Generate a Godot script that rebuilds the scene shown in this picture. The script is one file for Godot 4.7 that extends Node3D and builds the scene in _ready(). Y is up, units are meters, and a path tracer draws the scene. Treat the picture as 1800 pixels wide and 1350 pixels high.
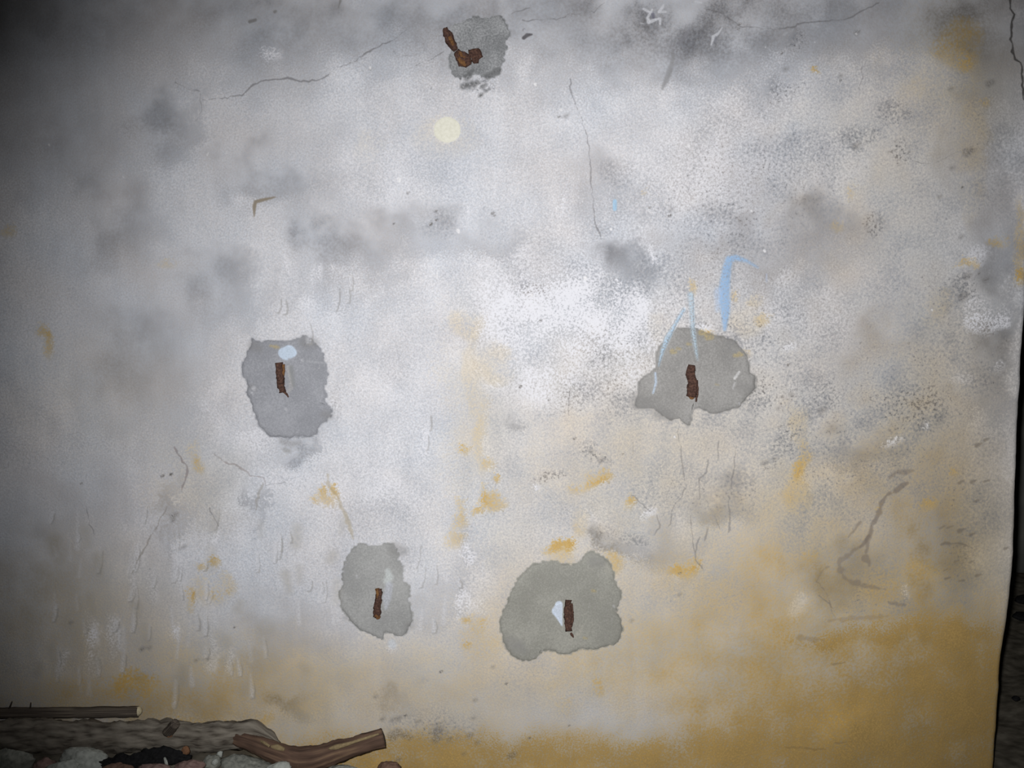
extends Node3D
# A patched, stained plaster wall lit by a camera flash; wood and rubble at its foot.

# ---- the camera: a step over two metres from the wall, tipped down a little
const CAM_Y := 1.09
const CAM_Z := 2.13
const PITCH := 5.5
const FOV := 40.0

# ---- the piece of wall that the plaster texture covers (metres and texels)
const X0 := -1.45
const WX := 2.6
const WY := 2.2
const TW := 2048
const TH := 1733
const MW := 512
const MH := 433

var focal := 675.0 / tan(deg_to_rad(FOV * 0.5))
var wave := FastNoiseLite.new()
var rough := FastNoiseLite.new()
var jitter := FastNoiseLite.new()
var taken := {}
var rng := RandomNumberGenerator.new()

var rgb := PackedByteArray()
var height := PackedByteArray()
var grain := PackedByteArray()
var mottle := PackedByteArray()
var speck := PackedByteArray()
var soot_grey := PackedByteArray()
var mould := PackedByteArray()
var ochre := PackedByteArray()
var tan_dirt := PackedByteArray()
var chalk_hotspot := PackedByteArray()

var wall_mat: StandardMaterial3D
var M := {}

func _ready() -> void:
	rng.seed = 4711
	# camera
	var cam := Camera3D.new()
	cam.name = "camera"
	cam.fov = FOV
	cam.near = 0.02
	cam.position = Vector3(0, CAM_Y, CAM_Z)
	cam.rotation_degrees = Vector3(-PITCH, 0, 0)
	add_child(cam)
	cam.current = true
	# dark surroundings
	var we := WorldEnvironment.new()
	we.name = "environment"
	var env := Environment.new()
	env.background_mode = Environment.BG_COLOR
	env.background_color = Color(0.004, 0.004, 0.005)
	env.tonemap_mode = Environment.TONE_MAPPER_LINEAR
	env.tonemap_exposure = 1.0
	env.sdfgi_enabled = true
	env.ssao_enabled = true
	env.ssil_enabled = true
	we.environment = env
	add_child(we)
	# the camera's flash: just left of the lens, its reflector throwing a soft-edged cone
	var flash := SpotLight3D.new()
	flash.name = "camera_flash"
	flash.position = Vector3(-0.035, CAM_Y + 0.035, CAM_Z + 0.01)
	flash.light_color = Color(1.0, 0.995, 0.995)
	flash.light_energy = 5.4
	flash.light_size = 0.012
	flash.spot_angle = 36.0
	flash.spot_angle_attenuation = 1.0
	flash.spot_range = 12.0
	flash.spot_attenuation = 2.0
	flash.shadow_enabled = true
	add_child(flash)
	flash.look_at_from_position(flash.position, wall_at(1020, 690), Vector3.UP)

	wave.seed = 5
	wave.frequency = 3.2
	wave.fractal_octaves = 3
	rough.seed = 11
	rough.frequency = 22.0
	rough.fractal_octaves = 3
	jitter.seed = 23
	jitter.frequency = 0.09
	jitter.fractal_octaves = 3

	# ---- setting
	paint_wall()
	make_materials()
	build_wall()
	build_room()
	# ---- things
	build_patches()
	build_wall_marks()
	build_wood()
	build_rubble()

# ------------------------------------------------------------------ geometry of the view
func ray(px: float, py: float) -> Vector3:
	var d := Vector3((px - 900.0) / focal, (675.0 - py) / focal, -1.0)
	return d.rotated(Vector3.RIGHT, deg_to_rad(-PITCH))

func at(px: float, py: float, z: float) -> Vector3:
	var d := ray(px, py)
	return Vector3(0, CAM_Y, CAM_Z) + d * ((z - CAM_Z) / d.z)

func wall_at(px: float, py: float) -> Vector3:
	return at(px, py, 0.0)

func tex(px: float, py: float) -> Vector2:
	var p := wall_at(px, py)
	return Vector2((p.x - X0) / WX * TW, (1.0 - p.y / WY) * TH)

func wall_z(x: float, y: float) -> float:
	return wave.get_noise_2d(x, y) * 0.006 + rough.get_noise_2d(x, y) * 0.0007

func wall_uv(x: float, y: float) -> Vector2:
	return Vector2((x - X0) / WX, 1.0 - y / WY)

# ------------------------------------------------------------------ naming
func numbered(called: String) -> String:
	var n: int = taken.get(called, 0)
	taken[called] = n + 1
	return called if n == 0 else "%s_%03d" % [called, n]

func tag(o: Node, label := "", category := "", group := "", kind := "") -> Node:
	if label: o.set_meta("label", label)
	if category: o.set_meta("category", category)
	if group: o.set_meta("group", group)
	if kind: o.set_meta("kind", kind)
	return o

func thing(called: String, where: Vector3, label: String, category: String, group := "") -> Node3D:
	var o := Node3D.new()
	o.name = numbered(called)
	o.position = where
	add_child(o)
	tag(o, label, category, group)
	return o

func part(called: String, mesh: Mesh, mat: Material, parent: Node, label := "") -> MeshInstance3D:
	var o := MeshInstance3D.new()
	o.name = called
	o.mesh = mesh
	o.material_override = mat
	parent.add_child(o, true)
	if label: o.set_meta("label", label)
	return o

# ------------------------------------------------------------------ the plaster texture
func noise_bytes(sd: int, freq: float, octaves: int, w := TW, h := TH, gain := 0.5) -> PackedByteArray:
	var n := FastNoiseLite.new()
	n.seed = sd
	n.noise_type = FastNoiseLite.TYPE_SIMPLEX_SMOOTH
	n.frequency = freq
	n.fractal_octaves = octaves
	n.fractal_gain = gain
	var im := n.get_image(w, h)
	if im.get_format() != Image.FORMAT_L8:
		im.convert(Image.FORMAT_L8)
	if w != TW or h != TH:
		im.resize(TW, TH, Image.INTERPOLATE_CUBIC)
	return im.get_data()

# a soft blotch in photo pixels: centre, half width, half height, turn in degrees, strength
func blob(layer: PackedByteArray, b: Array, faded: bool) -> PackedByteArray:
	var c := tex(b[0], b[1])
	var k := float(MW) / TW
	var s := 0.905 * k
	var cx := c.x * k
	var cy := c.y * k
	var rx: float = maxf(b[2] * s, 0.8)
	var ry: float = maxf(b[3] * s, 0.8)
	var turn := deg_to_rad(b[5]) if b.size() > 5 else 0.0
	var amount: float = b[4] * 255.0
	var ca := cos(turn)
	var sa := sin(turn)
	if faded:
		rx *= 1.45
		ry *= 1.45
	var reach := ceili(maxf(rx, ry)) + 1
	for y in range(maxi(0, int(cy) - reach), mini(MH, int(cy) + reach + 1)):
		for x in range(maxi(0, int(cx) - reach), mini(MW, int(cx) + reach + 1)):
			var dx := x - cx
			var dy := y - cy
			var u := (dx * ca + dy * sa) / rx
			var v := (dy * ca - dx * sa) / ry
			var q := 1.0 - u * u - v * v
			if q > 0.0:
				var i := y * MW + x
				layer[i] = mini(255, layer[i] + int(amount * (q * q if faded else q * (1.6 - 0.6 * q))))
	return layer

func blobs(list: Array, faded := false) -> PackedByteArray:
	var layer := PackedByteArray()
	layer.resize(MW * MH)
	for b in list:
		layer = blob(layer, b, faded)
	var im := Image.create_from_data(MW, MH, false, Image.FORMAT_L8, layer)
	im.resize(TW, TH, Image.INTERPOLATE_CUBIC)
	return im.get_data()

func paint_wall() -> void:
	# sooty blotches and grey film, with broad darkening along the top and sides
	soot_grey = blobs([
		[625, 435, 120, 75, 0.42], [480, 310, 110, 50, 0.30], [1112, 440, 46, 56, 0.46], [560, 400, 70, 40, 0.2],
		[300, 225, 60, 55, 0.4], [200, 420, 70, 90, 0.28], [1190, 105, 140, 75, 0.2], [990, 80, 220, 70, 0.22], [1440, 45, 320, 75, 0.42],
		[1740, 60, 90, 150, 0.4], [490, 95, 110, 70, 0.26], [390, 520, 90, 70, 0.3], [250, 650, 120, 120, 0.2], [1350, 330, 80, 90, 0.2],
		[1420, 430, 120, 60, 0.28], [1250, 430, 80, 60, 0.2], [1745, 470, 50, 150, 0.35], [1740, 640, 50, 90, 0.4], [900, 738, 24, 20, 0.35],
		[110, 260, 160, 110, 0.3], [150, 60, 300, 110, 0.35], [600, 20, 300, 60, 0.2], [1700, 300, 70, 90, 0.2], [1560, 600, 130, 60, 0.08, -25],
		[1510, 790, 80, 40, 0.22], [1275, 880, 60, 40, 0.28, 20], [1100, 945, 60, 26, 0.45, 18], [1060, 300, 60, 40, 0.2], [770, 390, 60, 45, 0.22],
		[880, 400, 60, 30, 0.22], [460, 880, 10, 40, 0.3], [1480, 1010, 90, 60, 0.26, -20], [1680, 960, 60, 90, 0.2], [300, 920, 22, 90, 0.22, 10],
		[510, 1230, 50, 30, 0.3], [690, 1210, 40, 25, 0.22], [530, 785, 40, 18, 0.5], [525, 745, 70, 40, 0.2], [60, 1000, 110, 160, 0.22], [180, 880, 90, 70, 0.15],
		[760, 1060, 40, 50, 0.16], [560, 1090, 60, 70, 0.16], [460, 1100, 70, 80, 0.2], [1180, 960, 60, 60, 0.16],
		[1480, 560, 190, 260, 0.09], [1640, 640, 170, 380, 0.11], [1660, 920, 150, 200, 0.06], [700, 30, 190, 80, 0.22], [1150, 60, 260, 80, 0.2], [480, 290, 150, 110, 0.14], [250, 560, 200, 260, 0.14],
		[900, 30, 160, 60, 0.14], [1340, 110, 200, 70, 0.14], [1380, 480, 130, 90, 0.12], [900, 1270, 300, 80, 0.10], [200, 1050, 170, 160, 0.10],
	], true)
	# clustered mould specks
	mould = blobs([
		[1480, 480, 420, 460, 0.46], [1560, 850, 280, 260, 0.40], [1150, 560, 300, 260, 0.28], [1000, 900, 500, 260, 0.16], [1395, 70, 26, 20, 0.8], [1358, 150, 20, 28, 0.8], [1385, 155, 30, 20, 0.5], [1560, 187, 32, 22, 0.6],
		[1500, 232, 40, 24, 0.7], [1582, 262, 20, 28, 0.65], [1535, 386, 13, 30, 0.9], [936, 497, 38, 17, 0.95], [1075, 300, 40, 26, 0.6], [760, 385, 46, 26, 0.5],
		[1372, 770, 20, 60, 0.5, 25], [1345, 812, 14, 10, 0.7], [760, 1275, 110, 45, 0.7], [1690, 900, 60, 120, 0.26], [1680, 1000, 50, 60, 0.28], [1690, 500, 30, 30, 0.5],
		[1040, 792, 50, 12, 0.8, 35], [965, 834, 40, 12, 1.0, -14], [1085, 930, 55, 16, 0.7, 20], [1270, 870, 70, 50, 0.5], [1170, 860, 80, 60, 0.4],
		[1060, 590, 60, 50, 0.28], [1040, 650, 70, 60, 0.22], [1000, 700, 30, 40, 0.5], [1080, 700, 60, 50, 0.35], [840, 148, 46, 18, 0.9], [590, 700, 16, 40, 0.5],
		[1310, 300, 160, 160, 0.3], [1730, 620, 50, 80, 0.5], [1640, 560, 60, 120, 0.3], [1600, 700, 80, 60, 0.35], [1490, 1020, 90, 40, 0.35], [1580, 1060, 140, 30, 0.35],
		[900, 735, 26, 22, 0.5], [1420, 690, 60, 40, 0.35], [1330, 690, 40, 40, 0.45], [930, 1190, 120, 60, 0.2], [1250, 1050, 120, 60, 0.25], [1200, 620, 200, 100, 0.18],
		[1010, 460, 180, 90, 0.18], [1735, 260, 60, 120, 0.3], [1710, 130, 60, 100, 0.3],
	])
	# ochre and rust stains
	ochre = blobs([
		[818, 568, 34, 30, 0.42], [868, 640, 36, 44, 0.36], [828, 650, 16, 90, 0.24], [845, 760, 12, 90, 0.2], [822, 786, 9, 9, 0.95], [858, 815, 12, 14, 0.4], [868, 840, 9, 9, 0.7],
		[864, 880, 30, 24, 0.6], [845, 872, 5, 28, 0.5], [805, 912, 16, 14, 0.55], [810, 890, 10, 20, 0.35], [798, 940, 10, 30, 0.4], [835, 900, 12, 8, 0.5], [1030, 852, 34, 10, 0.6, -12], [1050, 836, 24, 18, 0.5],
		[1104, 880, 8, 14, 0.6], [972, 963, 24, 9, 0.8], [1002, 964, 14, 10, 0.75], [985, 980, 30, 20, 0.3], [1078, 988, 18, 32, 0.42], [1015, 915, 24, 40, 0.25],
		[1410, 808, 14, 46, 0.62], [1402, 860, 24, 60, 0.25], [1400, 740, 18, 50, 0.2], [1200, 1004, 28, 12, 0.75], [1215, 995, 10, 12, 0.4], [566, 868, 10, 14, 0.5], [552, 880, 7, 12, 0.45], [575, 885, 20, 12, 0.32], [590, 870, 14, 8, 0.5, 50],
		[350, 812, 13, 22, 0.55], [345, 790, 18, 26, 0.25], [374, 986, 14, 10, 0.7], [352, 994, 8, 8, 0.6], [338, 1055, 8, 22, 0.65], [372, 1032, 40, 34, 0.3], [380, 1042, 16, 12, 0.35],
		[243, 1205, 44, 26, 0.85], [205, 1206, 50, 26, 0.55], [240, 1190, 30, 16, 0.4], [845, 1090, 24, 26, 0.45], [818, 1085, 10, 12, 0.7], [856, 1086, 8, 20, 0.55], [840, 1130, 50, 36, 0.22], [812, 1132, 12, 8, 0.5],
		[1050, 1204, 15, 22, 0.6], [993, 1238, 14, 20, 0.3], [1292, 516, 9, 12, 0.75], [1330, 522, 20, 18, 0.35], [1218, 502, 13, 16, 0.5], [1336, 562, 16, 14, 0.4], [1238, 588, 24, 10, 0.6, 15],
		[1160, 570, 30, 30, 0.22], [1302, 620, 18, 8, 0.4], [1690, 80, 44, 50, 0.4], [1650, 82, 20, 22, 0.3], [1695, 112, 18, 16, 0.35], [1752, 420, 18, 14, 0.55], [1700, 462, 22, 8, 0.6], [1716, 470, 10, 6, 0.5],
		[1545, 890, 9, 10, 0.75], [1792, 420, 14, 90, 0.4], [1795, 488, 14, 16, 0.5], [72, 580, 18, 18, 0.5], [82, 605, 12, 28, 0.4], [16, 402, 16, 14, 0.4], [290, 460, 20, 10, 0.25], [1430, 122, 9, 7, 0.75], [1740, 170, 10, 10, 0.4],
		[1738, 175, 10, 12, 0.4], [1500, 335, 10, 14, 0.4], [1124, 332, 6, 6, 0.5], [1465, 400, 20, 14, 0.2], [1625, 890, 24, 14, 0.4], [1680, 825, 14, 8, 0.6], [1420, 975, 20, 14, 0.4], [1560, 1020, 40, 40, 0.3], [1620, 1000, 40, 30, 0.28],
		[460, 1265, 20, 12, 0.5], [360, 1268, 110, 10, 0.4], [640, 1335, 60, 18, 0.3], [1310, 560, 40, 40, 0.15], [780, 240, 70, 40, 0.10], [650, 260, 30, 40, 0.08], [1710, 250, 30, 160, 0.16], [1640, 540, 30, 40, 0.15],
		[1450, 1260, 40, 50, 0.25], [1480, 1280, 60, 60, 0.3], [1686, 1315, 6, 6, 0.6],
	])
	# tan dirt that has climbed the wall from the ground
	tan_dirt = blobs([
		[1540, 1290, 330, 190, 0.72], [1400, 1350, 320, 120, 0.4], [1650, 1200, 190, 150, 0.42], [1760, 1250, 120, 190, 0.4], [1050, 1345, 420, 60, 0.62], [1500, 1060, 240, 120, 0.3], [1700, 1000, 120, 200, 0.28], [1150, 1080, 260, 130, 0.2],
		[1250, 1180, 220, 120, 0.3], [700, 1330, 200, 50, 0.4], [200, 1235, 260, 40, 0.32], [450, 1200, 240, 100, 0.22], [900, 1180, 260, 130, 0.2], [100, 1100, 200, 160, 0.16], [1560, 880, 230, 150, 0.18], [1660, 700, 130, 200, 0.16],
		[1100, 780, 260, 180, 0.08], [1690, 120, 120, 140, 0.22], [1550, 300, 180, 200, 0.12], [830, 700, 60, 200, 0.12], [1000, 1420, 1100, 130, 0.5], [300, 1400, 700, 120, 0.4], [1350, 980, 180, 120, 0.18], [870, 1020, 90, 120, 0.1],
		[180, 700, 180, 120, 0.07], [350, 850, 90, 90, 0.14], [1350, 800, 480, 340, 0.10], [1350, 1000, 640, 360, 0.09], [1650, 500, 260, 400, 0.04], [250, 1200, 420, 170, 0.12], [520, 1240, 340, 130, 0.15], [800, 1250, 500, 140, 0.10], [120, 1080, 220, 160, 0.06], [1600, 1110, 180, 16, 0.3, -2], [1450, 1125, 60, 10, 0.35],
	], true)
	# chalky scuffs, whitewash and lime runs, and the flash's hot centre painted paler
	chalk_hotspot = blobs([
		[112, 1165, 10, 34, 0.5], [165, 1110, 11, 50, 0.5, -6], [195, 1120, 12, 50, 0.4, -6], [170, 1165, 16, 26, 0.35], [375, 1160, 16, 34, 0.35], [368, 1120, 8, 30, 0.4], [405, 1160, 8, 40, 0.35, -8], [315, 1112, 8, 16, 0.5],
		[240, 1000, 12, 50, 0.3], [270, 1030, 10, 40, 0.3], [320, 1000, 10, 60, 0.3], [330, 930, 18, 30, 0.25], [375, 950, 7, 26, 0.55, 12], [545, 480, 10, 26, 0.35], [562, 478, 8, 20, 0.4], [500, 470, 8, 26, 0.3],
		[540, 530, 26, 20, 0.4, -30], [595, 535, 22, 18, 0.35], [1130, 535, 22, 14, 0.75], [1118, 525, 6, 16, 0.7], [1075, 512, 5, 28, 0.75], [1080, 492, 12, 5, 0.7], [1150, 446, 6, 18, 0.85], [987, 360, 4, 26, 0.5], [821, 368, 5, 6, 0.8], [822, 384, 3, 18, 0.5],
		[1728, 565, 42, 24, 0.7], [1715, 540, 30, 30, 0.45], [1720, 450, 30, 26, 0.4], [1760, 550, 18, 30, 0.4], [1750, 640, 20, 14, 0.4], [1690, 660, 20, 14, 0.3], [814, 975, 10, 22, 0.75], [806, 1060, 9, 36, 0.6], [822, 1055, 7, 24, 0.45], [850, 1060, 24, 20, 0.3], [780, 1012, 5, 14, 0.5],
		[742, 780, 10, 44, 0.4], [690, 880, 60, 40, 0.3], [450, 770, 40, 30, 0.4], [500, 840, 60, 30, 0.3], [1232, 574, 24, 14, 0.7], [1390, 610, 20, 10, 0.45, -25], [1570, 775, 20, 7, 0.5, -35], [1590, 1035, 6, 18, 0.4], [1620, 745, 10, 8, 0.5],
		[942, 855, 5, 12, 0.7], [1400, 1070, 16, 26, 0.2], [1350, 530, 90, 60, 0.22], [1450, 560, 70, 60, 0.18], [970, 560, 120, 70, 0.25], [960, 680, 60, 50, 0.22], [1000, 480, 90, 40, 0.2], [1140, 640, 60, 60, 0.2], [680, 660, 60, 60, 0.18], [640, 830, 90, 60, 0.18],
		[478, 92, 20, 20, 0.55], [980, 600, 230, 140, 0.42], [1090, 560, 140, 80, 0.3], [900, 520, 140, 90, 0.25], [1430, 290, 120, 60, 0.2], [1230, 300, 140, 60, 0.2], [700, 310, 140, 70, 0.16], [840, 1040, 40, 60, 0.2], [690, 1135, 14, 10, 0.4], [1205, 930, 30, 50, 0.15], [1120, 960, 40, 20, 0.2], [1030, 900, 60, 30, 0.2], [1140, 905, 20, 10, 0.4],  # round pale spot first; broad middle blobs paint the flash's hot centre
	])
	var broad := noise_bytes(101, 0.006, 5, 512, 433)
	mottle = noise_bytes(102, 0.022, 4, 1024, 867)
	grain = noise_bytes(103, 0.28, 3)
	speck = noise_bytes(104, 0.15, 3, TW, TH, 0.6)
	var tint := noise_bytes(105, 0.018, 3, 512, 433)
	var runs := noise_bytes(106, 0.03, 3, TW, 108)
	rgb.resize(TW * TH * 3)
	height.resize(TW * TH)
	var sway := noise_bytes(107, 0.022, 4, 1024, 867)
	var o := 0
	var i := -1
	for y in TH:
		for x in TW:
			i += 1
			var b := int(mottle[i]) - 128
			var c := int(grain[i]) - 128
			var e := int(sway[i]) - 128
			var s := int(speck[i]) - 128
			var a := int(broad[i]) - 128
			# stains are looked up a little aside, so that their outlines run and fray
			var near := clampi(y + int(e * 0.11 + s * 0.07), 0, TH - 1) * TW + clampi(x + int(b * 0.11 + c * 0.07), 0, TW - 1)
			var wide := clampi(y + int(e * 0.35 + a * 0.25 + c * 0.14), 0, TH - 1) * TW + clampi(x + int(b * 0.35 - a * 0.2 + s * 0.14), 0, TW - 1)
			var v: float = 204.0 + a * 0.05 + b * 0.06 + e * 0.05 + c * 0.17 + s * 0.085 + (int(runs[i]) - 128) * 0.022
			var h: float = 128.0 + c * 0.35 + b * 0.25
			var d := int(soot_grey[wide])
			if d > 2:
				v -= clampf(d * (0.0031 + (b + e) * 0.000015 + (c + s) * 0.000014), 0.0, 1.0) * 112.0
			# grit: mottled everywhere, gathering into dark specks where mould has taken hold
			var m := int(mould[near])
			v += (s * 0.7 + c * 0.5) * m * 0.0008 - m * 0.03 + minf(0.0, b + s * 0.5) * m * 0.0012
			var q: float = 32.0 + maxi(m - 75, 0) * (0.34 + (b + e) * 0.002) - speck[i] - c * 0.2
			if q > 0.0:
				q = minf(q * 0.022, 1.0) * (0.30 + m * 0.0010)
				v *= 1.0 - q * 0.4
				h -= q * 40.0
			var w := (int(tint[i]) - 128) * 0.02 + e * 0.008 + (s - c) * 0.015 + maxi(0, b - s) * m * 0.00016
			var r: float = v + w - 2.0
			var g: float = v - 0.8
			var u: float = v - w + 4.0
			var k := int(tan_dirt[clampi(y + int(e * 0.16 + a * 0.12 + c * 0.16), 0, TH - 1) * TW + clampi(x + int(b * 0.22 - a * 0.15 + s * 0.2), 0, TW - 1)])
			if k > 2:
				var f := clampf(k * (0.0038 + b * 0.00001 + s * 0.00001 + c * 0.000012), 0.0, 0.94)
				var t := v * 0.00493
				r += (163.0 * t - r) * f
				g += (134.0 * t - g) * f
				u += (78.0 * t - u) * f
			k = ochre[near]
			if k > 2:
				var f := clampf(k * (0.0030 + e * 0.00003 + c * 0.00002 + s * 0.00002), 0.0, 0.85)
				r += (192.0 + c * 0.12 - r) * f
				g += (157.0 + c * 0.12 - g) * f
				u += (88.0 + c * 0.1 - u) * f
			k = chalk_hotspot[near]
			if k > 2:
				var f := clampf(k * (0.0032 + e * 0.00004 + s * 0.00004 + c * 0.00004), 0.0, 0.9)
				r += (224.0 - r) * f
				g += (225.0 - g) * f
				u += (231.0 - u) * f
				h += f * 18.0
			rgb[o] = clampi(int(r), 8, 250)
			rgb[o + 1] = clampi(int(g), 8, 250)
			rgb[o + 2] = clampi(int(u), 8, 250)
			height[i] = clampi(int(h), 0, 255)
			o += 3
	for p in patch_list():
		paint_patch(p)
	paint_lines()

# a line of changing width in photo pixels, blended once into the plaster colour and its relief
func stroke(pts: Array, widths: Array, color: Color, alpha: float, soft := 1.2, depth := 0.0, ragged := 0.35) -> void:
	var p := PackedVector2Array()
	for q in pts:
		p.append(tex(q[0], q[1]))
	var wd := PackedFloat32Array()
	for k in p.size():
		wd.append(float(widths[mini(k, widths.size() - 1)]) * 0.4525)
	var box := Rect2(p[0], Vector2.ZERO)
	for q in p:
		box = box.expand(q)
	var big := 0.0
	for w in wd:
		big = maxf(big, w)
	box = box.grow(big + soft + 2.0)
	var bx := maxi(0, int(box.position.x))
	var by := maxi(0, int(box.position.y))
	var ex := mini(TW, int(box.end.x) + 1)
	var ey := mini(TH, int(box.end.y) + 1)
	var bw := ex - bx
	if bw <= 0 or ey <= by:
		return
	var cov := PackedFloat32Array()
	cov.resize(bw * (ey - by))
	for s in p.size() - 1:
		var a := p[s]
		var e := p[s + 1] - a
		var l2 := maxf(e.length_squared(), 0.01)
		var reach := maxf(wd[s], wd[s + 1]) + soft + 1.0
		var r := Rect2(a, Vector2.ZERO).expand(p[s + 1]).grow(reach)
		for y in range(maxi(by, int(r.position.y)), mini(ey, int(r.end.y) + 1)):
			for x in range(maxi(bx, int(r.position.x)), mini(ex, int(r.end.x) + 1)):
				var d := Vector2(x, y) - a
				var t := clampf(d.dot(e) / l2, 0.0, 1.0)
				var dist := (d - e * t).length()
				var i := y * TW + x
				dist += (int(mottle[i]) - 128) * 0.008 + (int(grain[i]) - 128) * 0.006 * ragged
				var c := clampf((lerpf(wd[s], wd[s + 1], t) - dist) / soft + 0.5, 0.0, 1.0)
				var j := (y - by) * bw + x - bx
				if c > cov[j]:
					cov[j] = c
	var R := color.r8
	var G := color.g8
	var B := color.b8
	for y in range(by, ey):
		for x in range(bx, ex):
			var c := cov[(y - by) * bw + x - bx] * alpha
			if c > 0.01:
				var i := y * TW + x
				var n := int(grain[i]) - 128
				c = clampf(c * (1.0 + n * 0.006 * ragged), 0.0, 1.0)
				var o := i * 3
				rgb[o] = clampi(int(lerpf(rgb[o], R + n * 0.08, c)), 0, 255)
				rgb[o + 1] = clampi(int(lerpf(rgb[o + 1], G + n * 0.08, c)), 0, 255)
				rgb[o + 2] = clampi(int(lerpf(rgb[o + 2], B + n * 0.08, c)), 0, 255)
				height[i] = clampi(int(height[i] + depth * c), 0, 255)

func crack(pts: Array, width := 1.6, alpha := 0.5, color := Color8(92, 90, 92)) -> void:  # default dark grey paints the shade of a crack's depth into the colour
	# broken up so that it wanders like a crack
	var fine := []
	var w := []
	for k in pts.size() - 1:
		var a := Vector2(pts[k][0], pts[k][1])
		var b := Vector2(pts[k + 1][0], pts[k + 1][1])
		var n := maxi(1, int(a.distance_to(b) / 6.0))
		for j in n:
			var q := a.lerp(b, float(j) / n)
			q += Vector2(jitter.get_noise_2d(q.x * 2.0, q.y * 2.0), jitter.get_noise_2d(q.y * 2.0, q.x * 2.0 + 300.0)) * 4.0
			fine.append([q.x, q.y])
			w.append(width * (0.78 + jitter.get_noise_2d(q.x, q.y + 900.0) * 1.2))
	var z: Array = pts[-1]
	fine.append([z[0], z[1]])
	w.append(width * 0.4)
	stroke(fine, w, color, alpha * 0.85, 1.1 if width < 5.0 else 2.6, -90.0)

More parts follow.
